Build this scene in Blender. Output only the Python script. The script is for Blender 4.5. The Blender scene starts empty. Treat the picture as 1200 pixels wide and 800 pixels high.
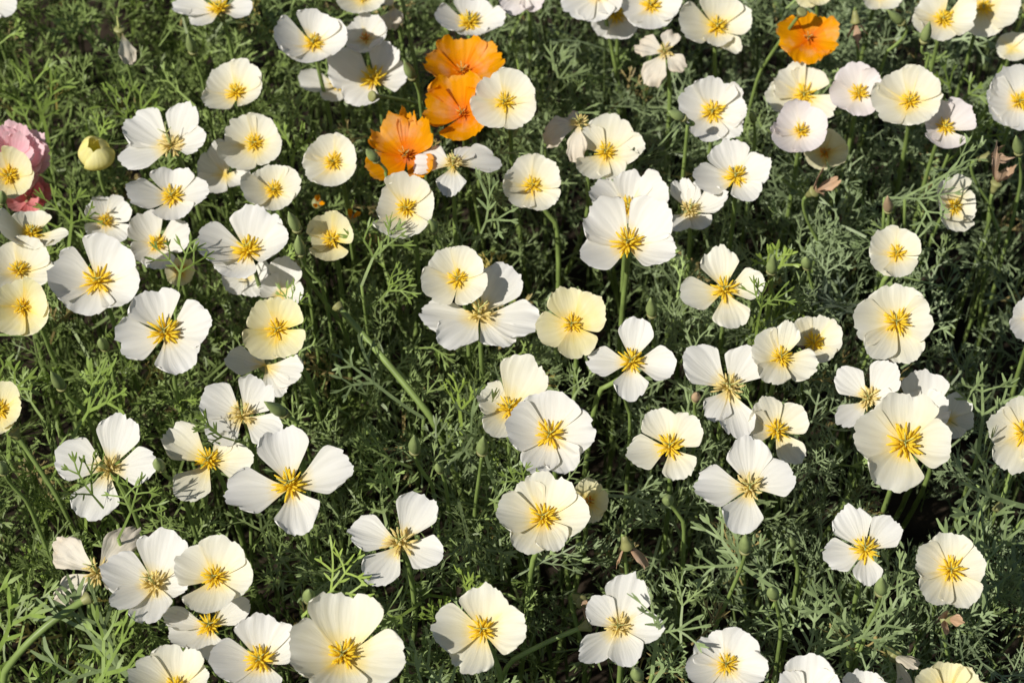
import bpy, bmesh, math, random
import numpy as np
from mathutils import Vector, Matrix, noise as mnoise

random.seed(7); np.random.seed(7)
R = math.radians
scene = bpy.context.scene
col = scene.collection

# ------------------------------------------------------------------ camera
PITCH, LENS, DIST, HEAD = 50.0, 67.0, 1.12, 0.30
cp, sp = math.cos(R(PITCH)), math.sin(R(PITCH))
CAM = Vector((0.0, -DIST*cp, HEAD + DIST*sp))
cam_d = bpy.data.cameras.new('camera'); cam = bpy.data.objects.new('camera', cam_d)
col.objects.link(cam); scene.camera = cam
cam.location = CAM; cam.rotation_euler = (R(90-PITCH), 0, 0)
cam_d.lens = LENS; cam_d.sensor_width = 36; cam_d.clip_start = .01; cam_d.clip_end = 400
cam_d.dof.use_dof = True; cam_d.dof.focus_distance = 1.05; cam_d.dof.aperture_fstop = 12

# ------------------------------------------------------------------ sky and sun
SUN_FROM = Vector((-.58, -.42, .70)).normalized()
w = bpy.data.worlds.new('World'); scene.world = w; w.use_nodes = True
nt = w.node_tree; nt.nodes.clear()
sky = nt.nodes.new('ShaderNodeTexSky'); sky.sky_type = 'NISHITA'; sky.sun_disc = False
sky.sun_elevation = math.asin(SUN_FROM.z); sky.sun_rotation = math.atan2(SUN_FROM.x, SUN_FROM.y)
bg = nt.nodes.new('ShaderNodeBackground'); bg.inputs[1].default_value = 0.055
wo = nt.nodes.new('ShaderNodeOutputWorld')
nt.links.new(sky.outputs[0], bg.inputs[0]); nt.links.new(bg.outputs[0], wo.inputs[0])
sd = bpy.data.lights.new('sun', 'SUN'); sd.energy = 5.0; sd.angle = R(.5); sd.color = (1, .955, .88)
sun = bpy.data.objects.new('sun', sd); col.objects.link(sun)
sun.rotation_euler = (-SUN_FROM).to_track_quat('-Z', 'Y').to_euler(); sun.location = (-2, -1.5, 3)
vs = scene.view_settings
vs.view_transform = 'Standard'; vs.look = 'None'; vs.gamma = 1; vs.exposure = -0.02; vs.use_curve_mapping = False
scene.cycles.max_bounces = 8; scene.cycles.diffuse_bounces = 5; scene.cycles.transmission_bounces = 4; scene.cycles.glossy_bounces = 2

# ------------------------------------------------------------------ pixel <-> place
FPX = 600.0*LENS/18.0
FWD = Vector((0, cp, -sp)); UP = Vector((0, sp, cp)); RT = Vector((1, 0, 0))
def ray(px, py): return (FWD + RT*((px-600)/FPX) - UP*((py-400)/FPX)).normalized()
def on_z(px, py, z): d = ray(px, py); return CAM + d*((z-CAM.z)/d.z)
def on_y(px, py, y): d = ray(px, py); return CAM + d*((y-CAM.y)/d.y)
def proj(p):
    q = p-CAM; zz = q.dot(FWD)
    return 600+FPX*q.dot(RT)/zz, 400-FPX*q.dot(UP)/zz

# ------------------------------------------------------------------ materials
def mat(name):
    m = bpy.data.materials.new(name); m.use_nodes = True; t = m.node_tree; t.nodes.clear()
    return m, t, lambda k, **kw: nodeof(t, k, **kw)
def nodeof(t, k, **kw):
    n = t.nodes.new('ShaderNode'+k)
    for a, b in kw.items(): setattr(n, a, b)
    return n
def mixc(t, a, b, f, mode='MIX'):
    n = t.nodes.new('ShaderNodeMix'); n.data_type = 'RGBA'; n.blend_type = mode
    for i, v in ((6, a), (7, b)):
        if isinstance(v, (tuple, list)): n.inputs[i].default_value = (*v[:3], 1)
        else: t.links.new(v, n.inputs[i])
    if isinstance(f, (int, float)): n.inputs[0].default_value = f
    else: t.links.new(f, n.inputs[0])
    return n.outputs[2]
def maprange(t, v, a, b, c, d):
    n = t.nodes.new('ShaderNodeMapRange')
    for i, x in enumerate((a, b, c, d)): n.inputs[i+1].default_value = x
    t.links.new(v, n.inputs[0]); return n.outputs[0]

def petal_material(name, edge, mid, base, reach, transl=.30, vein=.075):
    m, t, N = mat(name)
    uv = N('UVMap'); uv.uv_map = 'uv'
    sep = N('SeparateXYZ'); t.links.new(uv.outputs[0], sep.inputs[0])
    oi = N('ObjectInfo')
    mp = N('CombineXYZ')
    mu = N('Math', operation='MULTIPLY'); mu.inputs[1].default_value = 11; t.links.new(sep.outputs[0], mu.inputs[0])
    mv = N('Math', operation='MULTIPLY'); mv.inputs[1].default_value = 1.3; t.links.new(sep.outputs[1], mv.inputs[0])
    mr = N('Math', operation='MULTIPLY'); mr.inputs[1].default_value = 50; t.links.new(oi.outputs['Random'], mr.inputs[0])
    for i, s in enumerate((mu, mv, mr)): t.links.new(s.outputs[0], mp.inputs[i])
    nz = N('TexNoise'); nz.inputs['Scale'].default_value = 1; nz.inputs['Detail'].default_value = 4
    t.links.new(mp.outputs[0], nz.inputs['Vector'])
    gn = N('TexNoise'); gn.inputs['Scale'].default_value = 90; gn.inputs['Detail'].default_value = 3
    gc = N('NewGeometry'); t.links.new(gc.outputs['Position'], gn.inputs['Vector'])
    # colour along the petal: yellow claw -> cream -> pale margin
    va = N('Math', operation='MULTIPLY_ADD'); va.inputs[1].default_value = .22; va.inputs[2].default_value = -.11
    t.links.new(nz.outputs[0], va.inputs[0])
    vv = N('Math', operation='ADD'); t.links.new(sep.outputs[1], vv.inputs[0]); t.links.new(va.outputs[0], vv.inputs[1])
    f1 = maprange(t, vv.outputs[0], .04, reach, 1, 0)
    f2 = maprange(t, vv.outputs[0], reach*.6, .95, 0, 1)
    c = mixc(t, mid, edge, f2)
    c = mixc(t, c, base, f1)
    dk = maprange(t, nz.outputs[0], .35, .7, 1-vein, 1.0)
    cc = N('CombineColor')
    for i in range(3): t.links.new(dk, cc.inputs[i])
    c = mixc(t, c, cc.outputs[0], 1.0, 'MULTIPLY')
    hs = N('HueSaturation'); t.links.new(c, hs.inputs['Color'])
    t.links.new(maprange(t, oi.outputs['Random'], 0, 1, .94, 1.03), hs.inputs['Value'])
    t.links.new(maprange(t, gn.outputs[0], .3, .7, .85, 1.15), hs.inputs['Saturation'])
    bs = N('BsdfPrincipled'); t.links.new(hs.outputs[0], bs.inputs['Base Color'])
    bs.inputs['Roughness'].default_value = .55; bs.inputs['Specular IOR Level'].default_value = .18
    bu = N('Bump'); bu.inputs['Strength'].default_value = .42; bu.inputs['Distance'].default_value = .0010
    t.links.new(nz.outputs[0], bu.inputs['Height']); t.links.new(bu.outputs[0], bs.inputs['Normal'])
    tr = N('BsdfTranslucent')
    tc = mixc(t, hs.outputs[0], (1, .93, .72), .5, 'MULTIPLY'); t.links.new(tc, tr.inputs[0])
    t.links.new(bu.outputs[0], tr.inputs['Normal'])
    mx = N('MixShader'); mx.inputs[0].default_value = transl
    t.links.new(bs.outputs[0], mx.inputs[1]); t.links.new(tr.outputs[0], mx.inputs[2])
    o = N('OutputMaterial'); t.links.new(mx.outputs[0], o.inputs[0])
    return m
PM = {
 'w': petal_material('white_petal', (.86, .845, .80), (.88, .85, .73), (.92, .70, .16), .40),
 'c': petal_material('cream_petal', (.87, .85, .73), (.89, .82, .57), (.92, .72, .16), .46),
 'y': petal_material('yellow_cream_petal', (.88, .83, .55), (.88, .78, .38), (.90, .64, .08), .5),
 'l': petal_material('pale_lilac_petal', (.86, .79, .785), (.88, .82, .74), (.92, .72, .22), .34),
 'o': petal_material('orange_petal', (.96, .42, .002), (.95, .34, .001), (.84, .17, .001), .5, .36, .15),
 't': petal_material('withered_petal', (.78, .69, .56), (.86, .81, .68), (.88, .70, .30), .3),
 'p': petal_material('pink_petal', (.93, .66, .70), (.91, .52, .59), (.85, .55, .5), .3, .35, .06),
 'b': petal_material('brown_dried_petal', (.68, .46, .30), (.62, .40, .25), (.44, .24, .13), .4, .15, .4),
 'f': petal_material('bright_yellow_petal', (.90, .84, .36), (.88, .77, .20), (.66, .66, .12), .4),
}
def plain(name, c, rough=.5, spec=.4, var=.25, scale=180, transl=0, bump=0):
    m, t, N = mat(name)
    g = N('NewGeometry'); nz = N('TexNoise'); nz.inputs['Scale'].default_value = scale; nz.inputs['Detail'].default_value = 4
    t.links.new(g.outputs['Position'], nz.inputs['Vector'])
    lo = tuple(x*(1-var) for x in c); hi = tuple(min(1, x*(1+var)) for x in c)
    cc = mixc(t, lo, hi, maprange(t, nz.outputs[0], .3, .7, 0, 1))
    bs = N('BsdfPrincipled'); t.links.new(cc, bs.inputs['Base Color'])
    bs.inputs['Roughness'].default_value = rough; bs.inputs['Specular IOR Level'].default_value = spec
    if bump:
        bu = N('Bump'); bu.inputs['Strength'].default_value = bump; bu.inputs['Distance'].default_value = .002
        t.links.new(nz.outputs[0], bu.inputs['Height']); t.links.new(bu.outputs[0], bs.inputs['Normal'])
    o = N('OutputMaterial')
    if transl:
        tr = N('BsdfTranslucent'); t.links.new(cc, tr.inputs[0]); mx = N('MixShader'); mx.inputs[0].default_value = transl
        t.links.new(bs.outputs[0], mx.inputs[1]); t.links.new(tr.outputs[0], mx.inputs[2]); t.links.new(mx.outputs[0], o.inputs[0])
    else: t.links.new(bs.outputs[0], o.inputs[0])
    return m
M_ANTH = plain('yellow_anther', (.98, .76, .07), .6, .12, .06, 400, .5)
M_ANTHO = plain('tan_anther', (.96, .78, .36), .7, .2, .15, 400, .5)
M_ANTHOR = plain('orange_anther', (.78, .28, .012), .6, .2, .3, 400, .2)
M_PIST = plain('green_pistil', (.48, .50, .18), .5, .3, .2, 300)
M_STEM = plain('green_stem', (.20, .275, .075), .45, .4, .25, 60)
M_RECEPT = plain('receptacle', (.24, .24, .09), .5, .4, .3, 120)
M_BUD = plain('green_bud', (.24, .30, .11), .5, .35, .22, 140)
M_BUDP = plain('pinkish_bud', (.40, .28, .17), .55, .3, .3, 140)
M_BROWN = plain('brown_stalk', (.33, .15, .075), .7, .2, .4, 200)
M_SOIL = plain('soil', (.035, .026, .018), .95, .1, .5, 35, 0, .8)
def leaf_material():
    m, t, N = mat('feathery_leaf')
    at = N('VertexColor'); at.layer_name = 'tint'
    g = N('NewGeometry'); nz = N('TexNoise'); nz.inputs['Scale'].default_value = 120; nz.inputs['Detail'].default_value = 3
    t.links.new(g.outputs['Position'], nz.inputs['Vector'])
    hs = N('HueSaturation'); t.links.new(at.outputs[0], hs.inputs['Color'])
    t.links.new(maprange(t, nz.outputs[0], .3, .7, .8, 1.2), hs.inputs['Value'])
    bs = N('BsdfPrincipled'); t.links.new(hs.outputs[0], bs.inputs['Base Color'])
    bs.inputs['Roughness'].default_value = .48; bs.inputs['Specular IOR Level'].default_value = .35
    tr = N('BsdfTranslucent'); tc = mixc(t, hs.outputs[0], (1, 1, .45), .6, 'MULTIPLY'); t.links.new(tc, tr.inputs[0])
    mx = N('MixShader'); mx.inputs[0].default_value = .18
    t.links.new(bs.outputs[0], mx.inputs[1]); t.links.new(tr.outputs[0], mx.inputs[2])
    o = N('OutputMaterial'); t.links.new(mx.outputs[0], o.inputs[0])
    return m
M_LEAF = leaf_material()

# ------------------------------------------------------------------ object helpers
def link(name, me, m=None, parent=None):
    o = bpy.data.objects.new(name, me); col.objects.link(o)
    if m is not None and me is not None and not me.materials: me.materials.append(m)
    if parent: o.parent = parent
    return o
def thing(name, loc, label, cat, group=None):
    o = bpy.data.objects.new(name, None); col.objects.link(o); o.location = loc
    o.empty_display_size = .01; o['label'] = label; o['category'] = cat
    if group: o['group'] = group
    return o
def build(name, verts, faces, smooth=True, uvs=None):
    me = bpy.data.meshes.new(name); me.from_pydata([tuple(v) for v in verts], [], faces); 
    if smooth: me.polygons.foreach_set('use_smooth', [True]*len(me.polygons))
    if uvs is not None:
        l = me.uv_layers.new(name='uv'); vi = np.empty(len(me.loops), 'i'); me.loops.foreach_get('vertex_index', vi)
        l.data.foreach_set('uv', np.asarray(uvs, 'f')[vi].ravel())
    me.update(); return me
def bez(p0, p1, p2, n):
    return [p0*(1-t)**2 + p1*2*t*(1-t) + p2*t*t for t in [i/n for i in range(n+1)]]
def tube_data(path, rad, sides=7):
    V, F = [], []
    n = len(path); ref = Vector((.3, .9, .1)).normalized()
    for i, p in enumerate(path):
        tg = (path[min(i+1, n-1)]-path[max(i-1, 0)]).normalized()
        a = tg.cross(ref).normalized(); b = tg.cross(a)
        r = rad(i/(n-1)) if callable(rad) else rad
        for k in range(sides):
            th = 2*math.pi*k/sides; V.append(p + a*(r*math.cos(th)) + b*(r*math.sin(th)))
    for i in range(n-1):
        for k in range(sides):
            k2 = (k+1) % sides
            F.append((i*sides+k, i*sides+k2, (i+1)*sides+k2, (i+1)*sides+k))
    F.append(tuple(range(sides))[::-1]); F.append(tuple((n-1)*sides+k for k in range(sides)))
    return V, F
def tube(name, path, rad, m, parent, sides=7):
    o = link(name, build(name, *tube_data(path, rad, sides)), m, parent); return o
def frame_of(n):
    n = n.normalized(); a = Vector((1, 0, 0)); a = (a - n*a.dot(n)).normalized(); return a, n.cross(a), n

# ------------------------------------------------------------------ ground
def ground():
    xs = sorted(set([-60, -20, -6, -2.5] + [i*.05-1.5 for i in range(61)] + [2.5, 6, 20, 60]))
    V = [(x, y, (.012*mnoise.noise(Vector((x*9, y*9, 0)))+.006*mnoise.noise(Vector((x*30, y*30, 3))) if abs(x) < 2 and abs(y) < 2 else 0) - .012) for y in xs for x in xs]
    n = len(xs); F = [(j*n+i, j*n+i+1, (j+1)*n+i+1, (j+1)*n+i) for j in range(n-1) for i in range(n-1)]
    o = link('ground', build('ground', V, F), M_SOIL); o['kind'] = 'structure'
ground()

# ------------------------------------------------------------------ petals, stamens, pistils
def petal_mesh(az, L, W, Rf, cup, shift, rng, ruffle=.5, curl=0.0, crump=0.0, ge=1.2):
    """one obovate petal in flower space (axis = z, claw at the origin)"""
    NU, NV = 26, 12
    V, UVs = [], []
    ph, ph2, ph3 = rng.uniform(0, 9), rng.uniform(0, 9), rng.uniform(0, 9)
    kr = rng.uniform(2.2, 3.6); cR = rng.uniform(.16, .28); skew = rng.uniform(-.10, .10)
    ca, sa = math.cos(az), math.sin(az)
    fold = rng.uniform(.04, .20); nt = rng.uniform(-.8, .8); nick = rng.choice((0, 0, .05, .09)); lift = rng.uniform(-.07, .09); ex = rng.uniform(1.45, 2.0)
    for j in range(NV+1):
        v = j/NV
        g = min(1, .05 + 1.02*math.sin(min(1, v*1.08)*math.pi/2)**ge)
        if v > .86: g *= 1-.10*((v-.86)/.14)**2
        for i in range(NU+1):
            u = math.sin((-1+2*i/NU)*math.pi/2*.97)
            e = v**3
            a = L*v*(1-(.16+cR)*v**1.3*(1-math.sqrt(max(0, 1-.985*u*u))))
            a *= 1 + e*ruffle*(.016*math.sin(u*5+ph)+.010*math.sin(u*11+ph2)+.009*math.sin(u*(17+kr*3)+ph3)+.005*math.sin(u*41+ph))
            a *= 1 - nick*e*math.exp(-((u-nt)/.09)**2)
            s = (W/2)*g*u + skew*L*v*v*.35
            r = math.hypot(a, s)
            z = cup*Rf*(r/Rf)**ex*.98 + lift*L*v**1.5
            z += shift*(.2+.8*v)
            z += e*L*ruffle*(.040*math.sin(u*kr+ph) + .012*math.sin(u*9+ph2))
            z += v*v*L*ruffle*(.011*math.sin(u*(14+kr*2)+ph3) + .006*math.sin(u*29+ph))
            z += fold*L*v*(u*u-.33)
            z += L*v*v*.022*math.sin(u*3.3+ph3)*math.sin(v*2.5+ph2)
            z -= curl*L*v**4
            if crump:
                q = Vector((a*260+ph*5, s*260, ph2))
                z += crump*L*v*mnoise.noise(q)*.8; s += crump*L*v*.5*mnoise.noise(q+Vector((9, 3, 1)))
            V.append((a*ca-s*sa, a*sa+s*ca, z)); UVs.append((u*.5+.5, v))
    F = [(j*(NU+1)+i, j*(NU+1)+i+1, (j+1)*(NU+1)+i+1, (j+1)*(NU+1)+i) for j in range(NV) for i in range(NU)]
    return build('petal', V, F, True, UVs)

def stamen_mesh(kind, seed, m):
    rng = random.Random(seed); V, F = [], []
    n = {'f': 32, 'o': 26, 'x': 22}[kind]
    for i in range(n):
        az = i*2.39996 + rng.uniform(-.3, .3)
        q = (i+.5)/n
        if kind == 'f':   el = R(80-60*q**.6+rng.uniform(-8, 8)); fl = .0010+.0014*q; al = rng.uniform(.0062, .0092); wd = rng.uniform(.00066, .00090)
        elif kind == 'o': el = R(75-60*q+rng.uniform(-15, 15)); fl = .0036+.001*q; al = rng.uniform(.0032, .0055); wd = rng.uniform(.0005, .0008)
        else:             el = R(85-45*q+rng.uniform(-9, 9)); fl = .003; al = rng.uniform(.004, .006); wd = .0006
        d = Vector((math.cos(az)*math.cos(el), math.sin(az)*math.cos(el), math.sin(el)))
        p0 = Vector((d.x, d.y, 0))*.0012; p1 = p0 + d*fl
        bend = Vector((rng.uniform(-1, 1), rng.uniform(-1, 1), rng.uniform(-.8, .5)))*(.18 if kind == 'f' else .5)
        p2 = p1 + (d+bend*.5).normalized()*al*.5; p3 = p2 + (d+bend).normalized()*al*.5
        v, f = tube_data([p0, p1, p1+(p2-p1)*.15, p2, p3], lambda t: [.00026, .00026, wd, wd*1.05, wd*.45][int(round(t*4))], 5)
        b = len(V); V += v; F += [tuple(x+b for x in ff) for ff in f]
    me = build('stamens', V, F); me.materials.append(m); return me
STAM = {'f': [stamen_mesh('f', 10+i, M_ANTH) for i in range(8)], 'o': [stamen_mesh('o', 30+i, M_ANTHO) for i in range(6)],
        'x': [stamen_mesh('x', 50+i, M_ANTHOR) for i in range(3)]}
def pistil_mesh(seed, ln):
    rng = random.Random(seed); V, F = tube_data([Vector((0, 0, z)) for z in (0, ln*.3, ln*.7, ln)], lambda t: .0011-.0005*t, 6)
    for k in range(4):
        az = k*1.57+rng.uniform(-.3, .3); d = Vector((math.cos(az), math.sin(az), .9))
        v, f = tube_data([Vector((0, 0, ln*.97)), Vector((0, 0, ln))+d*.002, Vector((0, 0, ln+.001))+d*.0042], lambda t: .00042-.0002*t, 4)
        b = len(V); V += v; F += [tuple(x+b for x in ff) for ff in f]
    me = build('pistil', V, F); me.materials.append(M_PIST); return me
PIST = [pistil_mesh(i, .0055) for i in range(3)]; PISTL = [pistil_mesh(10+i, .012) for i in range(3)]
def lathe(name, prof, m, sides=10, ridge=0):
    V, F = [], []
    for r, z in prof:
        for k in range(sides):
            th = 2*math.pi*k/sides; rr = r*(1+ridge*math.cos(th*4)); V.append((rr*math.cos(th), rr*math.sin(th), z))
    for i in range(len(prof)-1):
        for k in range(sides):
            k2 = (k+1) % sides; F.append((i*sides+k, i*sides+k2, (i+1)*sides+k2, (i+1)*sides+k))
    F.append(tuple(range(sides))[::-1]); F.append(tuple((len(prof)-1)*sides+k for k in range(sides)))
    me = build(name, V, F); me.materials.append(m); return me
RECEPT = lathe('receptacle', [(.0013, -.0085), (.0022, -.0055), (.0030, -.002), (.0040, -.0004), (.0036, .0004), (.0015, .0009)], M_RECEPT, 12)

def stem_path(top, axis, via, ground_jit, rng):
    """from just under the flower down to the soil"""
    if via is not None:
        mid = via; dn = (mid-top); 
        base = mid + Vector((dn.x*.5+rng.uniform(-.01, .01), dn.y*.5+rng.uniform(-.01, .02), 0)); base.z = -.012
        pts = bez(top, top+(mid-top)*.5-axis*.006, mid, 8) + bez(mid, mid+dn*.5, base, 6)[1:]
        return pts
    base = Vector((top.x+rng.uniform(-1, 1)*ground_jit, top.y+rng.uniform(-.6, 1)*ground_jit, -.012))
    c1 = top - axis*.05; c1 = Vector((c1.x*.6+top.x*.4, c1.y*.6+top.y*.4, top.z-.06))
    m1 = Vector((base.x*.4+c1.x*.6, base.y*.4+c1.y*.6, top.z*.45))
    return bez(top, top-axis*.025, c1, 6) + bez(c1, c1+(c1-top)*.6, m1, 5)[1:] + bez(m1, m1*.5+base*.5+Vector((.004, 0, 0)), base, 4)[1:]

# flower fitting: choose the tilt that makes the petals seen in the photo equally long
def bowl_hit(px, py, C, fr, cup, Rf):
    d = ray(px, py); a, b, n = fr
    z = cup*Rf*.6
    for _ in range(14):
        den = d.dot(n)
        P = CAM + d*(((C-CAM).dot(n)+z)/den)
        q = P-C; r = math.hypot(q.dot(a), q.dot(b)); z = .5*z + .5*cup*Rf*min(r/Rf, 1.6)**1.7
    return q.dot(a), q.dot(b), P
def fit(C, tips, cup):
    dist = (C-CAM).length
    best = None
    Rg = np.mean([math.hypot(x-proj(C)[0], y-proj(C)[1]) for x, y, _ in tips])*dist/FPX
    for T in range(-6, 49, 6):
        for S in range(-24, 25, 6):
            n = Vector((math.sin(R(S)), -math.sin(R(T)), math.cos(R(T))*math.cos(R(S)))).normalized()
            fr = frame_of(n)
            Ls = [math.hypot(*bowl_hit(x, y, C, fr, cup, Rg)[:2]) for x, y, _ in tips]
            m = sum(Ls)/len(Ls); var = sum((l/m-1)**2 for l in Ls)/len(Ls)
            sc = var + .00009*((T-14)**2)*.6 + .00009*(S+4)**2
            if best is None or sc < best[0]: best = (sc, n, m)
    return best[1], best[2]

ALLF = []          # (px, py, radius px, distance) of every head, for keeping foliage from covering them
def poppy(cx, cy, k, st, h, cup, tips, label, group=None, via=None, name='poppy_flower', rf=1.0, curl=0, crump=0, cat='poppy', stemr=.00125):
    rng = random.Random(int(cx*131+cy*7))
    C = on_z(cx, cy, HEAD + h*.01)
    n, Rf = fit(C, tips, cup)
    Rf = max(.014, min(.040, Rf))
    fr = frame_of(n)
    root = thing(name, C, label, cat, group)
    M = Matrix((fr[0], fr[1], fr[2])).transposed()
    root.rotation_euler = M.to_euler()
    order = list(range(len(tips))); 
    rads = []
    for i in order:
        x, y, wpx = tips[i]
        a, b, P = bowl_hit(x, y, C, fr, cup, Rf)
        L = math.hypot(a, b); az = math.atan2(b, a)
        L = max(.5*Rf, min(1.55*Rf, L))
        tv = fr[0]*(-math.sin(az)) + fr[1]*math.cos(az)
        p1 = proj(P+tv*.002); p0 = proj(P-tv*.002); sc = math.hypot(p1[0]-p0[0], p1[1]-p0[1])/.004
        W = max(.55*L, min((1.22 if cup < .45 else 1.6)*L, wpx/max(sc, 300)*(1.0 if cup < .45 else 1.06)))
        shift = (.0012 if i % 2 else -.0006)
        me = petal_mesh(az, L, W, Rf, cup*rng.uniform(.9, 1.08), shift, rng, rf*rng.uniform(.6, 1.4), curl+rng.uniform(0, .07), crump, 1.35 if cup < .45 else 1.0)
        link('petal', me, PM[k], root)
        rads.append(math.hypot(x-cx, y-cy))
    kind = {'f': 'f', 'o': 'o', 'l': 'o', 'x': 'x', 'n': None}[st]
    ss = max(.6, min(1.35, .93*Rf/.0265))
    if kind:
        s = link('stamens', rng.choice(STAM[kind]), None, root); s['kind'] = 'stuff'
        s.scale = (ss, ss, ss); s.location = (0, 0, .0012); s.rotation_euler = (rng.uniform(-.12, .12), rng.uniform(-.12, .12), rng.uniform(0, 6.28)); q = rng.uniform(.82, 1.12); s.scale = (ss*q, ss*q, ss*rng.uniform(.7, 1.1))
    if kind:
        p = link('pistil', rng.choice(PISTL if st in 'l' else PIST), None, root); p.scale = (ss, ss, ss); p.location = (0, 0, .001)
        if st == 'l': p.rotation_euler = (rng.uniform(-.2, .2), rng.uniform(-.2, .2), 0)
    rc = link('receptacle', RECEPT, None, root); rc.location = (0, 0, -.0012)
    inv = Matrix.Translation(C) @ M.to_4x4(); inv = inv.inverted()
    top = C - n*.0085
    viaP = on_y(via[0], via[1], C.y+.004) if via else None
    path = stem_path(top, n, viaP, .035, rng)
    tube('stem', [inv @ p for p in path], lambda t: stemr*(1+.35*t), M_STEM, root)
    ALLF.append((cx, cy, float(np.mean(rads)), (C-CAM).length))
    return root

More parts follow.
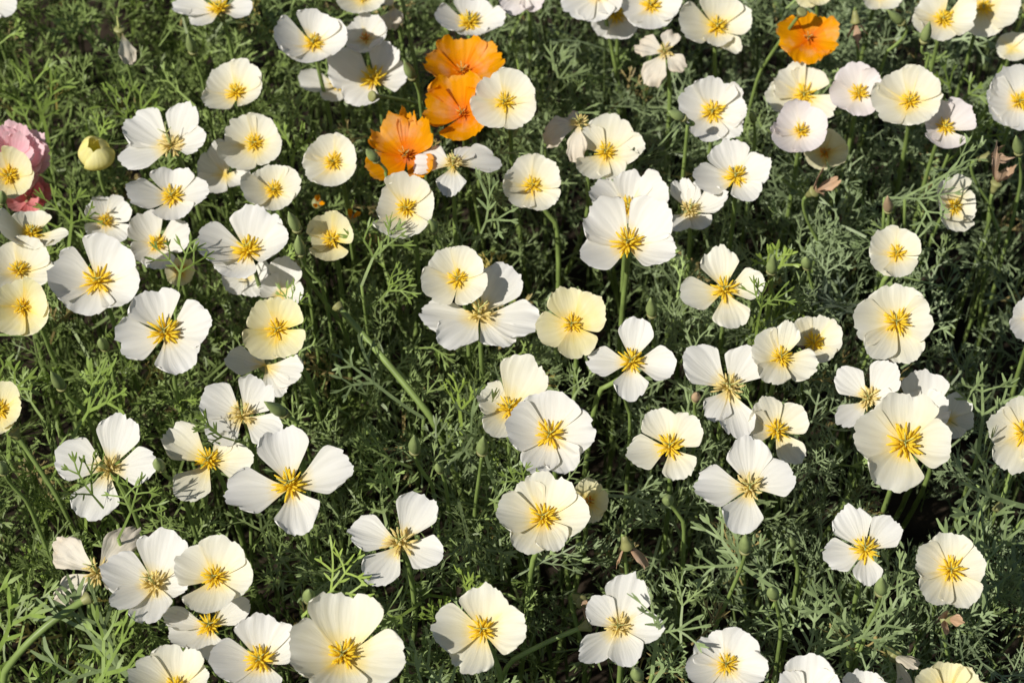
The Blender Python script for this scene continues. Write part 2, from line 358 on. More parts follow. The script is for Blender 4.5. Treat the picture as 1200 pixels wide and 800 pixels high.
# cx cy colour stamens height(cm) cup via | petals: tip x, tip y, width (photo pixels) | label
FLOWERS = """
-16 0 w f 0 .3 -|18 10 32;-20 32 40;-48 0 40;-14 -34 40|white poppy with one rounded petal reaching out over dark grass-like foliage
258 13 w f 0 .25 -|199 1 30;224 27 28;294 5 28;255 -30 48|white flat-opened poppy beyond the ivory cup poppy, near the hanging spent bud
277 110 c f 0 .42 -|248 82 46;297 73 42;241 124 32;303 112 40|ivory cup-shaped poppy facing the hanging spent bud
201 172 w l 1 .3 -|149 140 54;222 121 40;139 189 34;241 161 36|white poppy with four widely gapped narrow petals beside the closed yellow flower
299 169 c f 0 .42 -|272 140 44;316 139 44;267 194 48;328 182 42|ivory rounded poppy overlapping a half hidden white one
264 205 w n -3 .35 -|236 180 40;258 163 30;240 222 36;290 212 30|half hidden white poppy tucked under the ivory rounded poppy
202 232 w f 0.5 .38 -|203 194 50;148 226 34;244 221 34;206 257 48|white poppy with tall back petal directly below a four-gapped white poppy
184 287 w f -1.5 .4 -|160 250 46;222 271 38;158 303 34;186 316 38|white poppy shadowed under a taller white neighbour, its lower petal grey
124 260 w f -2 .4 -|109 233 34;150 238 34;108 278 30;146 282 30|small half hidden white poppy with a leaf shadow, under frilly white petals
291 295 w f 0.5 .34 -|306 237 60;230 281 46;262 318 52;337 284 44|large white poppy beside the stacked pair of green buds
115 331 w f 1 .345 -|57 317 62;141 282 68;96 365 62;156 346 56|large frilly edged white poppy with deep gold stamens and wavy petals
194 391 w f 1 .32 205 450|171 337 66;247 372 58;136 402 54;217 433 60|large white poppy with four fan petals on a thick pale stem
22 319 c f -0.3 .35 -|-8 296 46;47 283 48;62 322 36;8 340 44|ivory poppy wedged between a yellow bowl poppy and a taller ivory one
37 275 c f 0.2 .45 -|37 243 54;-2 270 44;79 277 30;36 290 46|ivory poppy with one broad upright petal rising behind its neighbour
27 360 y f 1 .5 -|6 333 52;52 342 48;50 382 48;-2 386 52|lemon yellow bowl shaped poppy with petals forming a closed cup
11 207 y f 0 .5 -|-8 182 44;28 180 44;30 224 44;-8 226 46|pale yellow poppy in front of the pink double flower
367 52 w f 0.8 .42 385 130|379 14 62;322 45 48;353 73 56;406 46 46|ivory white poppy with large scalloped back petal and long bare stem
429 47 w x -1.5 .45 455 100|408 28 40;443 19 44;414 58 40;452 40 34|poppy mostly in shadow with orange brown stamens behind the scalloped white poppy
438 95 w f -2.5 .28 -|386 72 56;414 121 46;478 80 44;460 52 38|white poppy half in grey shadow with one bright rounded front petal
398 100 w f -4 .3 -|349 88 28;384 119 28;430 112 34;400 78 30|white poppy almost covered, its petal peeping below the long stem
425 -2 c f 0 .4 -|400 8 38;445 7 36;400 -28 40;448 -28 40|cream poppy growing beyond the shadowed white group
391 191 c f 0.5 .45 -|372 162 48;414 171 44;357 203 42;396 217 52|small cream bowl poppy beside the yellowest orange poppy
550 28 w f -1 .35 -|557 -4 44;511 24 32;590 26 34;556 44 36|white poppy directly behind the frilled orange poppies
542 86 o x 0 .5 -|541 41 56;497 74 36;581 52 34;590 80 38|bright orange poppy with crumpled upright petals, behind another orange one
543 134 o x 1.5 .5 -|532 83 70;496 122 46;544 163 54;566 116 40|deep orange poppy with tall back petal touching an ivory poppy
592 121 c f 3.5 .36 -|567 90 48;616 88 52;622 140 50;560 142 48|ivory round poppy overlapping the orange poppies
476 184 o x 0.5 .45 -|445 142 50;499 143 40;478 128 16;433 204 46;505 200 36|golden orange poppy with a folded narrow petal and dark bud before it
531 194 w o 1.5 -.08 -|486 184 40;586 186 36;527 230 36;552 174 24|spent white poppy with drooping petals seen side on below the orange ones
476 245 c f 1 .45 -|443 234 56;481 203 52;508 240 52;469 279 62|pale cream bowl poppy facing out, round and smooth edged
321 224 c f 0 .45 -|352 208 38;284 226 38;314 193 48;329 244 42|cream poppy with shaded back petal beside the upper of two green buds
389 281 y f 0.5 .55 -|372 252 42;410 262 42;384 305 44;364 283 26|small lemon cream cupped poppy next to the stacked green buds
328 345 w n -2 .4 -|339 300 38;308 330 34;352 350 34;320 366 32|white petal of a hidden poppy standing up behind a leaf frond
325 387 y f 1 .4 360 440|300 355 48;341 351 46;294 414 48;348 414 44|lemon cream poppy with softly wavy petals above a grey shaded one
537 328 c f .9 .42 -|514 293 46;556 294 44;497 342 50;563 347 48|small ivory bowl poppy covering part of a big white spent poppy
562 370 w o .1 .22 565 440|492 365 44;522 407 50;632 378 50;604 310 52;596 404 44|big white poppy with withered tan stamens under a small ivory bowl
624 219 c f 0.5 .4 650 260|598 194 46;651 193 46;598 236 44;641 244 46|ivory poppy with slightly notched petals on a slanting stem, near orange group
679 146 t o 1.2 .02 -|633 155 34;672 184 22;662 129 20|collapsed spent poppy with hanging pale petals beside an upright ivory poppy
710 180 c f 0 .4 -|719 133 52;684 150 30;756 170 36;688 207 40;722 208 34|ivory poppy with a folded back petal beside a collapsed spent one
736 287 w f 2 .38 731 345|690 241 58;779 237 58;680 297 42;790 297 44|large white poppy on a straight stem with gold starburst stamens
736 246 w f -0.5 .4 -|692 217 36;745 198 44;783 223 50;706 254 40|white poppy hidden behind the large white one on a straight stem
808 248 w l -0.5 .3 -|796 206 30;852 228 32;826 267 32;788 270 30;815 214 16|ageing white poppy with long green pistil and curled narrow petal
862 208 w f 0.8 .35 -|849 164 48;903 189 38;813 210 38;882 234 36|white poppy with four distinct petals beside an ageing white one
835 132 w f 0.8 .38 -|795 116 44;842 92 50;875 122 50;826 165 46;866 158 36|ivory white poppy with a round bud shadow on its petal
616 -14 l f 0 .3 -|596 15 40;628 12 32;580 -20 40;620 -50 44|lilac white poppy growing behind the white poppy beyond the orange group
702 -9 w f 1 .3 731 128|662 14 48;697 25 46;724 12 34;690 -46 52|white poppy with broad fringed petals on a tall bare stem
722 18 w f -2 .35 -|702 40 38;737 44 42;752 14 34;712 -8 34|white poppy in the shade beneath the tall stemmed white poppy
763 8 w f 0.5 .42 -|729 10 40;764 33 52;798 4 44;760 -30 46|white cup poppy partly shaded above a brown tipped spent poppy
780 62 t o 0 .2 785 110|744 46 30;790 35 24;757 94 32;801 80 24|spent poppy with four narrow curling brown tipped petals
840 33 c f 0 .42 838 88|797 26 48;848 -8 50;882 14 36;842 55 34;866 58 16|cream poppy with one broad shadowed petal and a small tongue petal
1105 24 c f 0.5 .38 -|1083 -6 54;1144 20 50;1072 30 36;1094 46 42|cream poppy with a green bud leaning across its petals
1152 10 c f 0 .36 -|1194 16 46;1152 42 48;1165 -24 44;1125 -14 40|cream poppy whose lower petal lies in shadow behind a bud-crossed one
1066 120 c f 1 .4 -|1045 84 52;1089 84 50;1025 128 52;1086 142 52;1104 116 30|cream fluted poppy between two lilac tinged poppies
1006 111 l f 0 .36 -|994 72 42;1032 88 32;974 114 36;1016 134 40|lilac white poppy with gapped petals beside the cream fluted poppy
938 155 l f 1 .42 -|912 133 44;960 128 46;911 170 42;956 174 44|pinkish lilac bowl poppy below the lone orange poppy
942 112 c f -1.5 .36 -|913 84 52;974 136 38;898 114 38;953 79 44|cream poppy with stem shadows, beneath the lone orange poppy
1107 150 l f 0 .42 -|1139 124 44;1085 148 34;1110 172 50;1095 122 34|small pinkish lilac poppy overlapped by the cream fluted poppy
1194 120 w f 0.5 .38 -|1176 80 52;1157 108 44;1164 138 46;1196 152 46;1228 110 60|white fluted poppy growing near drooping green bud and brown dried petals
947 46 o x 1 .36 -|946 14 44;911 36 42;983 46 46;948 75 48|lone orange poppy crossed by a thin green stem
966 180 y x -2 .4 -|982 156 48;992 186 30;948 190 36;954 158 34|shaded greenish yellow poppy under the pinkish lilac bowl
1051 298 c f 0.5 .38 1036 328|1028 272 42;1073 275 38;1024 312 40;1060 324 40;1076 300 24|small squarish cream poppy standing apart above leafy ground
1050 378 c f 1 .36 -|1050 332 62;1000 376 52;1094 372 52;1022 418 40;1066 424 48|round cream poppy with scalloped full petals standing apart
1117 243 c f -1 .42 -|1114 206 40;1144 242 38;1122 270 38;1100 242 34|small creamy white poppy half hidden behind feathery fronds
1214 372 w f 0 .38 -|1190 358 44;1192 396 40;1236 350 44;1238 394 44|white poppy whose single petal shows beyond dark foliage hollow
849 341 c f 0.5 .3 -|839 287 46;896 328 38;863 383 46;798 349 42|cream four-petal poppy with separate petals and a frond over one
671 381 y f 0.5 .38 -|659 336 44;708 357 48;628 388 42;682 418 46|lemon yellow poppy with one shaded petal beside the big spent white one
740 425 w f 0.3 .25 705 455|687 421 36;749 371 42;792 424 42;738 471 42|white pinwheel poppy with four narrow separated petals below a lemon poppy
597 480 c f -1 .36 -|562 458 40;626 420 58;576 508 40;630 498 40|cream poppy mostly hidden by a round white ruffled one
645 510 w f 1.5 .36 -|650 458 66;594 497 56;697 503 56;626 556 44;668 552 44|round white ruffled poppy with a full gold star of stamens
637 607 c f 1 .36 625 655|605 568 46;652 555 60;690 604 50;656 644 40;612 646 46;582 600 46|full cream poppy with six pleated petals and dense gold stamens
690 588 y x -3 .4 -|713 590 28;690 560 30;694 612 28;668 590 30|small yellow poppy sunk in foliage behind the full pleated cream one
785 524 c f 0.5 .3 -|767 477 46;820 495 46;734 530 44;804 559 44|cream poppy with four broad petals near a round end-on bud
854 455 w o 0 .25 -|803 411 50;884 407 52;832 492 36;872 512 44|white poppy with brownish centre and a curled petal by a withered orange bud
879 572 w o 0.8 .28 -|876 510 54;814 570 50;930 548 50;864 625 50|white four-petal poppy with tan centre and long bluish fan petals
910 505 c f -1 .34 -|945 480 40;893 466 36;938 541 32;876 496 36|cream poppy wedged under a brownish centred white poppy
915 420 c f 0.8 .34 -|884 398 46;922 377 34;958 430 40;902 448 40|pale cream poppy overlapping a smaller cup shaped cream one
953 403 c f -0.5 .48 -|958 369 48;988 396 40;930 378 36;966 424 38|small cup shaped cream poppy behind a pale cream neighbour
1018 468 w o 0 .32 -|982 431 38;1050 429 44;982 497 32;1048 470 30|white gapped poppy overlapped by the large cream saucer poppy
1060 520 c f 2 .36 -|1000 503 60;1062 458 72;1117 520 56;1043 574 66|large cream saucer shaped poppy with broad smooth petals
1083 488 w n -1.5 .4 -|1084 434 54;1110 470 40;1058 470 36;1104 500 36|white poppy in the shadow behind the large cream saucer poppy
1112 492 w n -3.5 .3 -|1143 488 30;1130 462 34;1118 514 34;1090 480 30|grey shaded white poppy with one bright frilled petal tip
1200 507 c f 0.5 .38 -|1194 464 40;1158 494 46;1180 552 50;1226 535 44;1236 490 46|fluted cream poppy beside upright narrow leafed shoot
0 481 y f 0 .38 -|14 448 36;22 488 40;-8 508 40;-28 470 44|pale yellow poppy leaning over grassy foliage on a dark slanting stem
285 488 w l 0.5 .3 -|238 458 48;314 449 52;244 514 44;327 510 44|white poppy with fringed leaf shadows beside a green bud
311 428 w n -2.5 .2 -|353 442 44;264 424 34;330 464 36;290 412 34|grey shaded white poppy directly beneath the lemon cream wavy one
128 550 w l 0.5 .2 -|66 530 54;146 486 52;184 544 46;104 609 58|white poppy with spread petals striped by leaf shadows, long pistil
246 541 c f -0.5 .28 -|191 504 48;272 508 24;212 585 46;297 541 42|cream poppy with a curving leaf stalk arching over its petals
341 570 w f 2 .28 -|326 499 62;412 543 56;262 580 56;358 623 58|large white poppy with four separate blade petals beside the deep shade
470 637 w o 0.8 .22 -|408 618 44;501 578 52;517 655 46;434 684 46|white four-petal poppy with pale tan centre and frond shadows on it
182 685 w l 0.3 .36 -|196 617 60;118 662 52;176 728 50;130 708 28;222 680 36|white poppy with long green pistil pressed against a cream bowl
252 677 c f 2 .36 -|206 654 50;268 629 56;293 680 50;244 719 60|cream bowl poppy overlapping a white one with long pistil
115 671 t l -0.5 -.12 105 705|58 634 42;62 702 34;154 612 34;140 680 30|spent poppy with pale limp petals at the tip of a thick arched stem
246 734 w f -0.5 .3 -|196 740 44;240 774 48;292 702 34;190 722 26|white poppy squeezed below the cream bowl poppy, gold star centre
207 806 c f 0.5 .45 -|212 754 60;152 786 48;243 786 40;206 832 56|cream poppy with a domed petal front of the squeezed white poppy
306 774 w f 1 .34 -|310 718 62;246 776 50;350 744 44;300 818 56|white poppy overlapped by the biggest cream bowl poppy
402 769 c f 2.5 .42 -|408 694 84;338 760 66;474 770 70;394 822 66|biggest cream bowl poppy with very broad overlapping petals
566 739 c f 1 .34 585 785|570 684 56;506 735 56;541 786 52;617 737 56|round cream poppy standing alone with a notched lower edge
725 735 w o 0.5 .34 -|744 672 54;690 702 38;682 774 36;741 779 42;778 734 36|ageing white poppy with brown coiled stamens beside a leafy upright shoot
851 779 w f 0.8 .34 -|823 744 52;881 743 54;804 786 40;900 786 40;850 822 54|white poppy below a slender stem with pointed green bud
1014 645 w f 0.5 .28 -|989 594 48;1054 610 44;966 653 42;1018 684 36|white four-petal poppy standing directly above a green bud
1114 668 c f 0.8 .38 -|1110 623 54;1074 650 44;1154 655 46;1086 702 46;1134 710 50|round ivory poppy with folded overlapping petals, standing apart
945 820 w n 0.5 .36 -|951 765 56;916 790 34;985 800 46;940 850 50|white poppy showing one tall pleated petal beside a smaller petal tip
1012 822 w n -0.5 .36 -|1011 783 46;1046 812 40;980 822 40;1010 850 44|white poppy showing only a low rounded petal tip
1110 816 y f 0.5 .42 -|1115 774 46;1074 792 36;1150 794 44;1108 850 50|pale lemon poppy with cupped petals next to grey brown dead petals
211 318 y x -3 .45 -|194 312 32;228 318 30;212 334 32;208 302 28|shaded tan yellow poppy with orange centre under white poppies
288 322 w n -3 .3 -|264 338 34;304 346 34;268 312 30;316 322 34|white petals of a poppy hidden beneath the large white one
1186 57 c n -2 .35 -|1168 56 26;1192 72 28;1208 52 30;1186 38 30|half hidden cream poppy behind a slanting stem beside fluted white one
956 -12 y f 0 .3 -|940 8 30;966 6 34;936 -26 34;984 -22 34|pale yellow poppy whose petal edge hangs behind the lone orange poppy
1032 -8 c x -1 .35 -|1016 6 26;1052 8 30;1014 -26 30;1054 -24 30|small cream poppy with amber centre beyond the smooth drooping bud
461 8 t n -1 .1 -|456 32 24;468 26 16;450 -6 20|wilted grey brown poppy petals hanging limp on a stem
"""
for ln in FLOWERS.strip().splitlines():
    a, b, label = ln.split('|'); a = a.split()
    tips = [tuple(float(q) for q in s.split()) for s in b.split(';')]
    via = None if a[6] == '-' else (float(a[6]), float(a[7]))
    k = a[2]
    poppy(float(a[0]), float(a[1]), k, a[3], float(a[4]), float(a[5])*(1.5 if float(a[5]) > .335 else 1.2), tips, label, 
          {'o': 'orange poppies', 't': 'spent poppies'}.get(k, 'white and cream poppies'), via,
          rf={'o': 2.7, 't': 1.8}.get(k, 1.3), crump=.12 if k == 't' else 0, curl=.25 if k == 't' else 0, stemr=.00135)

# ------------------------------------------------------------------ buds
BUDM = {}
def bud_mesh(kind):
    if kind in BUDM: return BUDM[kind]
    pr = {'long': [(.0026, 0), (.0036, .003), (.0040, .006), (.0036, .010), (.0025, .0145), (.0012, .0185), (.0003, .0215)],
          'round': [(.0024, 0), (.0036, .0022), (.0043, .0055), (.0040, .0090), (.0028, .0125), (.0013, .0150), (.0003, .017)]}[kind.split('_')[0]]
    m = M_BUDP if kind.endswith('p') else M_BUD
    BUDM[kind] = lathe('bud', pr, m, 12, .035); return BUDM[kind]
RIM = lathe('receptacle_rim', [(.0013, -.006), (.0024, -.003), (.0038, -.0004), (.0036, .0006), (.0024, .001)], M_RECEPT, 12)
def bud(px, py, h, kind, dirpx, stempx, label, sc=1.0):
    """dirpx: pixel offset the tip points to; stempx: pixel the stem passes through"""
    rng = random.Random(int(px*17+py))
    B = on_z(px, py, HEAD+h*.01)
    y = B.y - .004
    tip = on_y(px+dirpx[0], py+dirpx[1], y + (dirpx[2] if len(dirpx) > 2 else 0))
    ax = (tip-B).normalized()
    root = thing('flower_bud', B, label, 'bud', 'poppy buds')
    fr = frame_of(ax); M = Matrix(fr).transposed(); root.rotation_euler = M.to_euler()
    sc *= .78 if kind.startswith('round') else .88
    b = link('bud', bud_mesh(kind), None, root); b.scale = (sc, sc, sc); r = link('receptacle', RIM, None, root); r.scale = (sc, sc, sc)
    inv = (Matrix.Translation(B) @ M.to_4x4()).inverted()
    via = on_y(stempx[0], stempx[1], B.y+.003)
    top = B - ax*.0055*sc
    base = via + Vector(((via-top).x*.8, rng.uniform(0, .03), 0)); base.z = -.012
    path = bez(top, top-ax*.012, via, 7) + bez(via, via+(via-top)*.5, base, 6)[1:]
    tube('stem', [inv @ p for p in path], lambda t: .00095*(1+.5*t), M_STEM, root, 6)
    ALLF.append((px+dirpx[0]*.5, py+dirpx[1]*.5, 14, (B-CAM).length-.005))
BUDS = [
 (352, 296, 1, 'long', (-4, -26), (375, 330), 'green bud with rounded base, lower of two stacked buds'),
 (348, 268, 2, 'long', (-12, -24), (356, 300), 'slim pointed green bud, upper of two stacked buds'),
 (441, 187, 3, 'round', (-16, -16), (452, 202), 'dark green bud before the golden orange poppy'),
 (508, 270, 1, 'round', (-6, -18), (516, 288), 'blue green bud under the spent white poppy beside orange ones'),
 (486, 528, 0, 'long', (-1, -24), (505, 565), 'green bud on a long stem above the deep shade'),
 (565, 529, 0, 'long', (2, -22), (557, 590), 'green bud on an upright stem beside a half hidden cream poppy'),
 (516, 551, -1, 'round', (-6, -12), (524, 580), 'small yellowish bud between two larger green buds', .8),
 (800, 138, 3.4, 'round', (-22, -10), (806, 146), 'round green bud casting its shadow on an ivory white poppy'),
 (483, 90, 1, 'long', (-10, -20), (492, 118), 'pale green pointed bud behind the orange poppies'),
 (226, 60, -1, 'long', (-6, -20), (236, 90), 'green bud in the foliage beyond the ivory cup poppy'),
 (1056, 26, 0, 'long', (-18, -16), (1040, 60), 'smooth green bud drooping over feathery leaves'),
 (1083, 47, 2.6, 'long', (8, -26), (1088, 62), 'yellow green pointed bud leaning across a cream poppy'),
 (1194, 178, 0, 'long', (-4, -22), (1196, 215), 'green bud under the white fluted poppy'),
 (764, 368, -1, 'long', (-2, -24), (766, 400), 'slender bud near the straight stem of the large white poppy'),
 (946, 312, 0, 'round', (-2, -12), (956, 350), 'round green bud on grey blue leaves'),
 (904, 318, 0.5, 'long', (3, -26), (908, 350), 'dark green bud beside the bright feathery shoot'),
 (1041, 246, 0, 'long_p', (-1, -18), (1040, 272), 'pinkish bud above the squarish cream poppy', .9),
 (72, 453, 0, 'long', (-14, -20), (98, 480), 'green bud on a slanting stalk in fine grassy foliage'),
 (123, 407, -1, 'round', (-6, -10), (132, 440), 'dark round bud below the large frilly white poppy'),
 (4, 552, 1, 'round', (-6, -14), (30, 585), 'fat green bud below a pale yellow poppy'),
 (332, 484, 2, 'long', (-20, -12), (346, 498), 'olive green bud beside a leaf shadowed white poppy'),
 (188, 548, 1, 'round', (-6, -12), (206, 562), 'dark green bud between two spread white poppies'),
 (783, 586, 0, 'round', (-1, -3, -.02), (800, 610), 'round bud facing straight up from dark foliage'),
 (731, 462, -2, 'round', (-2, -10), (738, 485), 'tiny round bud in shade under the pinwheel poppy', .7),
 (362, 702, 1, 'round', (0, -20), (362, 740), 'blue green bud standing behind the biggest cream bowl poppy'),
 (873, 644, 1.5, 'long', (1, -28), (840, 730), 'pointed green bud on a slender leaning stem'),
 (748, 793, 1, 'round', (-6, -14), (754, 815), 'grey green bud under the ageing white poppy'),
 (1032, 693, 0.8, 'long', (2, -24), (1021, 722), 'plump green bud under a white four-petal poppy'),
 (907, 698, 0, 'round', (-4, -12), (915, 735), 'dull green bud in fine foliage beside the slender leaning stem'),
 (928, 638, -1, 'round', (-2, -14), (935, 665), 'small dull bud low among grey green fronds', .8),
 (2, 236, 0, 'round', (0, -16), (8, 262), 'olive bud under the pale yellow poppy by pink flower'),
 (883, 140, 0, 'round', (-2, -12), (884, 170), 'shaded bud between ivory white poppy and slanting stem', .8),
 (815, 468, 0, 'round_p', (2, -10), (816, 490), 'withered orange bud beside a white poppy with curled petal', .8),
]
for b in BUDS: bud(*b)

# closed yellow flower and pink double flower
def closed_flower():
    B = on_z(114, 190, HEAD); root = thing('closed_poppy', B, 'closed yellow poppy with petals furled into a ball', 'poppy', 'white and cream poppies')
    rng = random.Random(3)
    root.rotation_euler = (R(12), R(6), 0)
    for i in range(4):
        V, UVs, NU, NV = [], [], 12, 10
        for jv in range(NV+1):
            v = jv/NV
            for iu in range(NU+1):
                u = -1+2*iu/NU
                th = i*math.pi/2+.5+u*(1.0+.25*v)+.25*v
                r = .0098*(math.sin(math.pi*(.06+.85*v))**.8)*(1+.06*i % 2) + .0007*(i % 2) + .0006*math.sin(u*5+i*2)*v
                V.append((r*math.cos(th), r*math.sin(th), .0205*v*(1-.22*u*u*v)*(1+.06*math.sin(i*2.1)))); UVs.append((u*.5+.5, v))
        F = [(jv*(NU+1)+iu, jv*(NU+1)+iu+1, (jv+1)*(NU+1)+iu+1, (jv+1)*(NU+1)+iu) for jv in range(NV) for iu in range(NU)]
        link('petal', build('petal', V, F, True, UVs), PM['f'], root)
    r = link('receptacle', RECEPT, None, root)
    inv = root.rotation_euler.to_matrix().inverted()
    path = bez(Vector((0, 0, -.008)), Vector((0, 0, -.05)), inv @ Vector((.02, .02, -HEAD-.012)), 12)
    tube('stem', path, .0013, M_STEM, root); ALLF.append((114, 175, 18, (B-CAM).length))
closed_flower()
def pink_flower(px, py, h, size, label, mk, layers):
    B = on_z(px, py, HEAD+h*.01); rng = random.Random(int(px*3+py)); root = thing('pink_flower', B, label, 'flower', 'pink flowers')
    root.rotation_euler = (R(25), R(10), 0)
    for li, (cnt, Lf, cup) in enumerate(layers):
        for i in range(cnt):
            me = petal_mesh(i*2*math.pi/cnt+li*.5+rng.uniform(-.2, .2), size*Lf, size*Lf*1.05, size*Lf, cup, .001*li, rng, 1.7, -.05, .06)
            link('petal', me, mk, root)
    link('receptacle', RECEPT, None, root)
    inv = root.rotation_euler.to_matrix().inverted()
    tube('stem', bez(Vector((0, 0, -.008)), Vector((0, 0, -.05)), inv @ Vector((-.02, .03, -HEAD-h*.01-.012)), 12), .0013, M_STEM, root)
    ALLF.append((px, py, size*1900, (B-CAM).length))
M_PINKR = petal_material('rosy_red_petal', (.82, .34, .34), (.80, .26, .26), (.7, .3, .2), .3, .2, .2)
pink_flower(16, 188, -.8, .024, 'pink double flower with ruffled petals behind a pale yellow poppy', PM['p'], [(7, 1, .25), (7, .85, .55), (6, .6, .9)])
pink_flower(34, 232, -3, .015, 'rosy red crumpled flower below the pink double flower', M_PINKR, [(5, 1, .5), (4, .7, 1.2)])

# withered remains
def withered(px, py, h, size, tilt, label, k='b', n=3, stemto=None):
    size *= .8
    B = on_z(px, py, HEAD+h*.01); rng = random.Random(int(px+py*5)); root = thing('withered_flower', B, label, 'withered flower', 'withered flowers')
    E = Matrix.Rotation(R(tilt[0]), 3, 'X') @ Matrix.Rotation(R(tilt[1]), 3, 'Y'); root.rotation_euler = E.to_euler()
    for i in range(n):
        me = petal_mesh(i*2*math.pi/n+rng.uniform(-.5, .5), size*rng.uniform(.6, 1.0), size*.6, size*.5, 1.3, .0006*i, rng, 2.5, .2, .5)
        link('petal', me, PM[k], root)
    link('receptacle', RECEPT, None, root)
    inv = E.inverted(); via = on_y(*(stemto or (px+4, py+60)), B.y+.004)
    base = Vector((via.x, via.y+.02, -.012))
    path = bez(B-E @ Vector((0, 0, .008)), B-E @ Vector((0, 0, .02)), via, 6)+bez(via, (via+base)*.5, base, 5)[1:]
    tube('stem', [inv @ (p-B) for p in path], .0011, M_STEM, root, 6)
    ALLF.append((px, py, 12, (B-CAM).length))
withered(955, 224, 0, .016, (20, 30), 'dried salmon brown petals folded on a stem in feathery leaves')
withered(1168, 214, 0, .014, (-10, 10), 'brown dried petals shrivelled on a stalk above a half hidden poppy')
withered(1003, 26, 0, .013, (160, 10), 'long brown withered petal hanging beside the lone orange poppy')
withered(735, 640, -1, .014, (170, 15), 'reddish brown dried stalk dangling beside the full pleated cream poppy', n=2)
withered(1160, 184, -1.5, .011, (10, 70), 'small rust brown shred of petal caught in leaves')
withered(1110, 725, -3, .012, (40, 0), 'tan dried scrap low under the round ivory poppy')
withered(1050, 770, -4, .016, (70, 20), 'grey brown dead petals lying low in shade', 't')
withered(412, 256, -5, .008, (10, 10), 'orange red withered petals in leaves beside small lemon cupped poppy', 'o')
withered(372, 238, -5, .007, (40, 10), 'yellow orange withered tuft in leaves near the small cream bowl poppy', 'o')
withered(682, 705, -3, .010, (60, 30), 'rust brown shrivelled bud remains beside the ageing white poppy')
# spent bud with one hanging petal
def spent_bud():
    B = on_z(140, 34, HEAD+.01); root = thing('spent_bud', B, 'spent bud with green tip and one pale petal hanging down', 'bud')
    V, F = tube_data([Vector((0, 0, z)) for z in (0, .004, .008, .011)], lambda t: .0014-.001*t, 6); link('seed_pod', build('seed_pod', V, F), M_PIST, root)
    link('receptacle', RECEPT, None, root)
    rng = random.Random(5); me = petal_mesh(-.6, .022, .013, .02, .1, 0, rng, 1, 0, .1)
    o = link('petal', me, PM['t'], root); o.rotation_euler = (R(40), R(62), 0); o.location = (.002, -.003, -.001)
    via = on_y(155, 95, B.y+.003)-B
    tube('stem', bez(Vector((0, 0, -.008)), Vector((0, 0, -.02)), via, 6)+bez(via, via*1.8, Vector((via.x*2, .02, -B.z-.012)), 6)[1:], .0012, M_STEM, root)
    ALLF.append((142, 48, 18, (B-CAM).length))
spent_bud()

# bare stems that stand out
def bare_stem(pts, hs, rad, label):
    P = [on_z(x, y, HEAD+h*.01) for (x, y), h in zip(pts, hs)]
    last = P[-1]; base = Vector((last.x+(last.x-P[-2].x)*.8, last.y+.01, -.012))
    path = []
    if len(P) == 2: path = bez(P[0], (P[0]+P[1])*.5+Vector((0, 0, .004)), P[1], 10)
    else: path = bez(P[0], P[1], P[2], 14)
    path += bez(path[-1], path[-1]+(path[-1]-path[-2])*3, base, 7)[1:]
    for p in path[:len(path)-6]:
        q = proj(p); ALLF.append((q[0], q[1], 7, (p-CAM).length-.012))
    root = thing('bare_stem', base, label, 'stem', 'bare poppy stems')
    tube('stalk', [p-base for p in path], rad, M_STEM, root, 8)
    tip = link('receptacle', RIM, None, root); tip.location = P[0]-base
    d = (P[0]-path[1]).normalized(); tip.rotation_euler = d.to_track_quat('Z', 'Y').to_euler()
bare_stem([(395, 358), (500, 482)], [-1, -4.5], .0021, 'thick bright green stem slanting through the deep shade')
bare_stem([(104, 700), (40, 735), (6, 786)], [0, 0, -3], .0020, 'thick arched green stem under a limp spent poppy')
bare_stem([(940, 14), (892, 82)], [3.6, -3], .0012, 'thin green stem crossing in front of the lone orange poppy')
bare_stem([(469, -10), (488, 84)], [0, -5], .0014, 'straight green stem beyond the pale pointed bud')
bare_stem([(436, 113), (494, 124)], [0, -3], .0013, 'short stem lying level beside the golden orange poppy')
bare_stem([(345, 310), (400, 380)], [-1, -7], .0013, 'thin stem running down from the stacked buds')
bare_stem([(1204, 8), (1168, 92)], [1, -6], .0013, 'slanting green stem beside the half hidden cream poppy')
bare_stem([(690, 732), (602, 772)], [-3, -5], .0014, 'dark curved stem between a cream poppy and an ageing white one')
bare_stem([(16, 505), (66, 580)], [-1, -5], .0014, 'dark slanting stem in the grassy foliage')
bare_stem([(1170, 598), (1196, 520)], [-4, -3], .0013, 'stem half hidden under the fluted cream poppy')

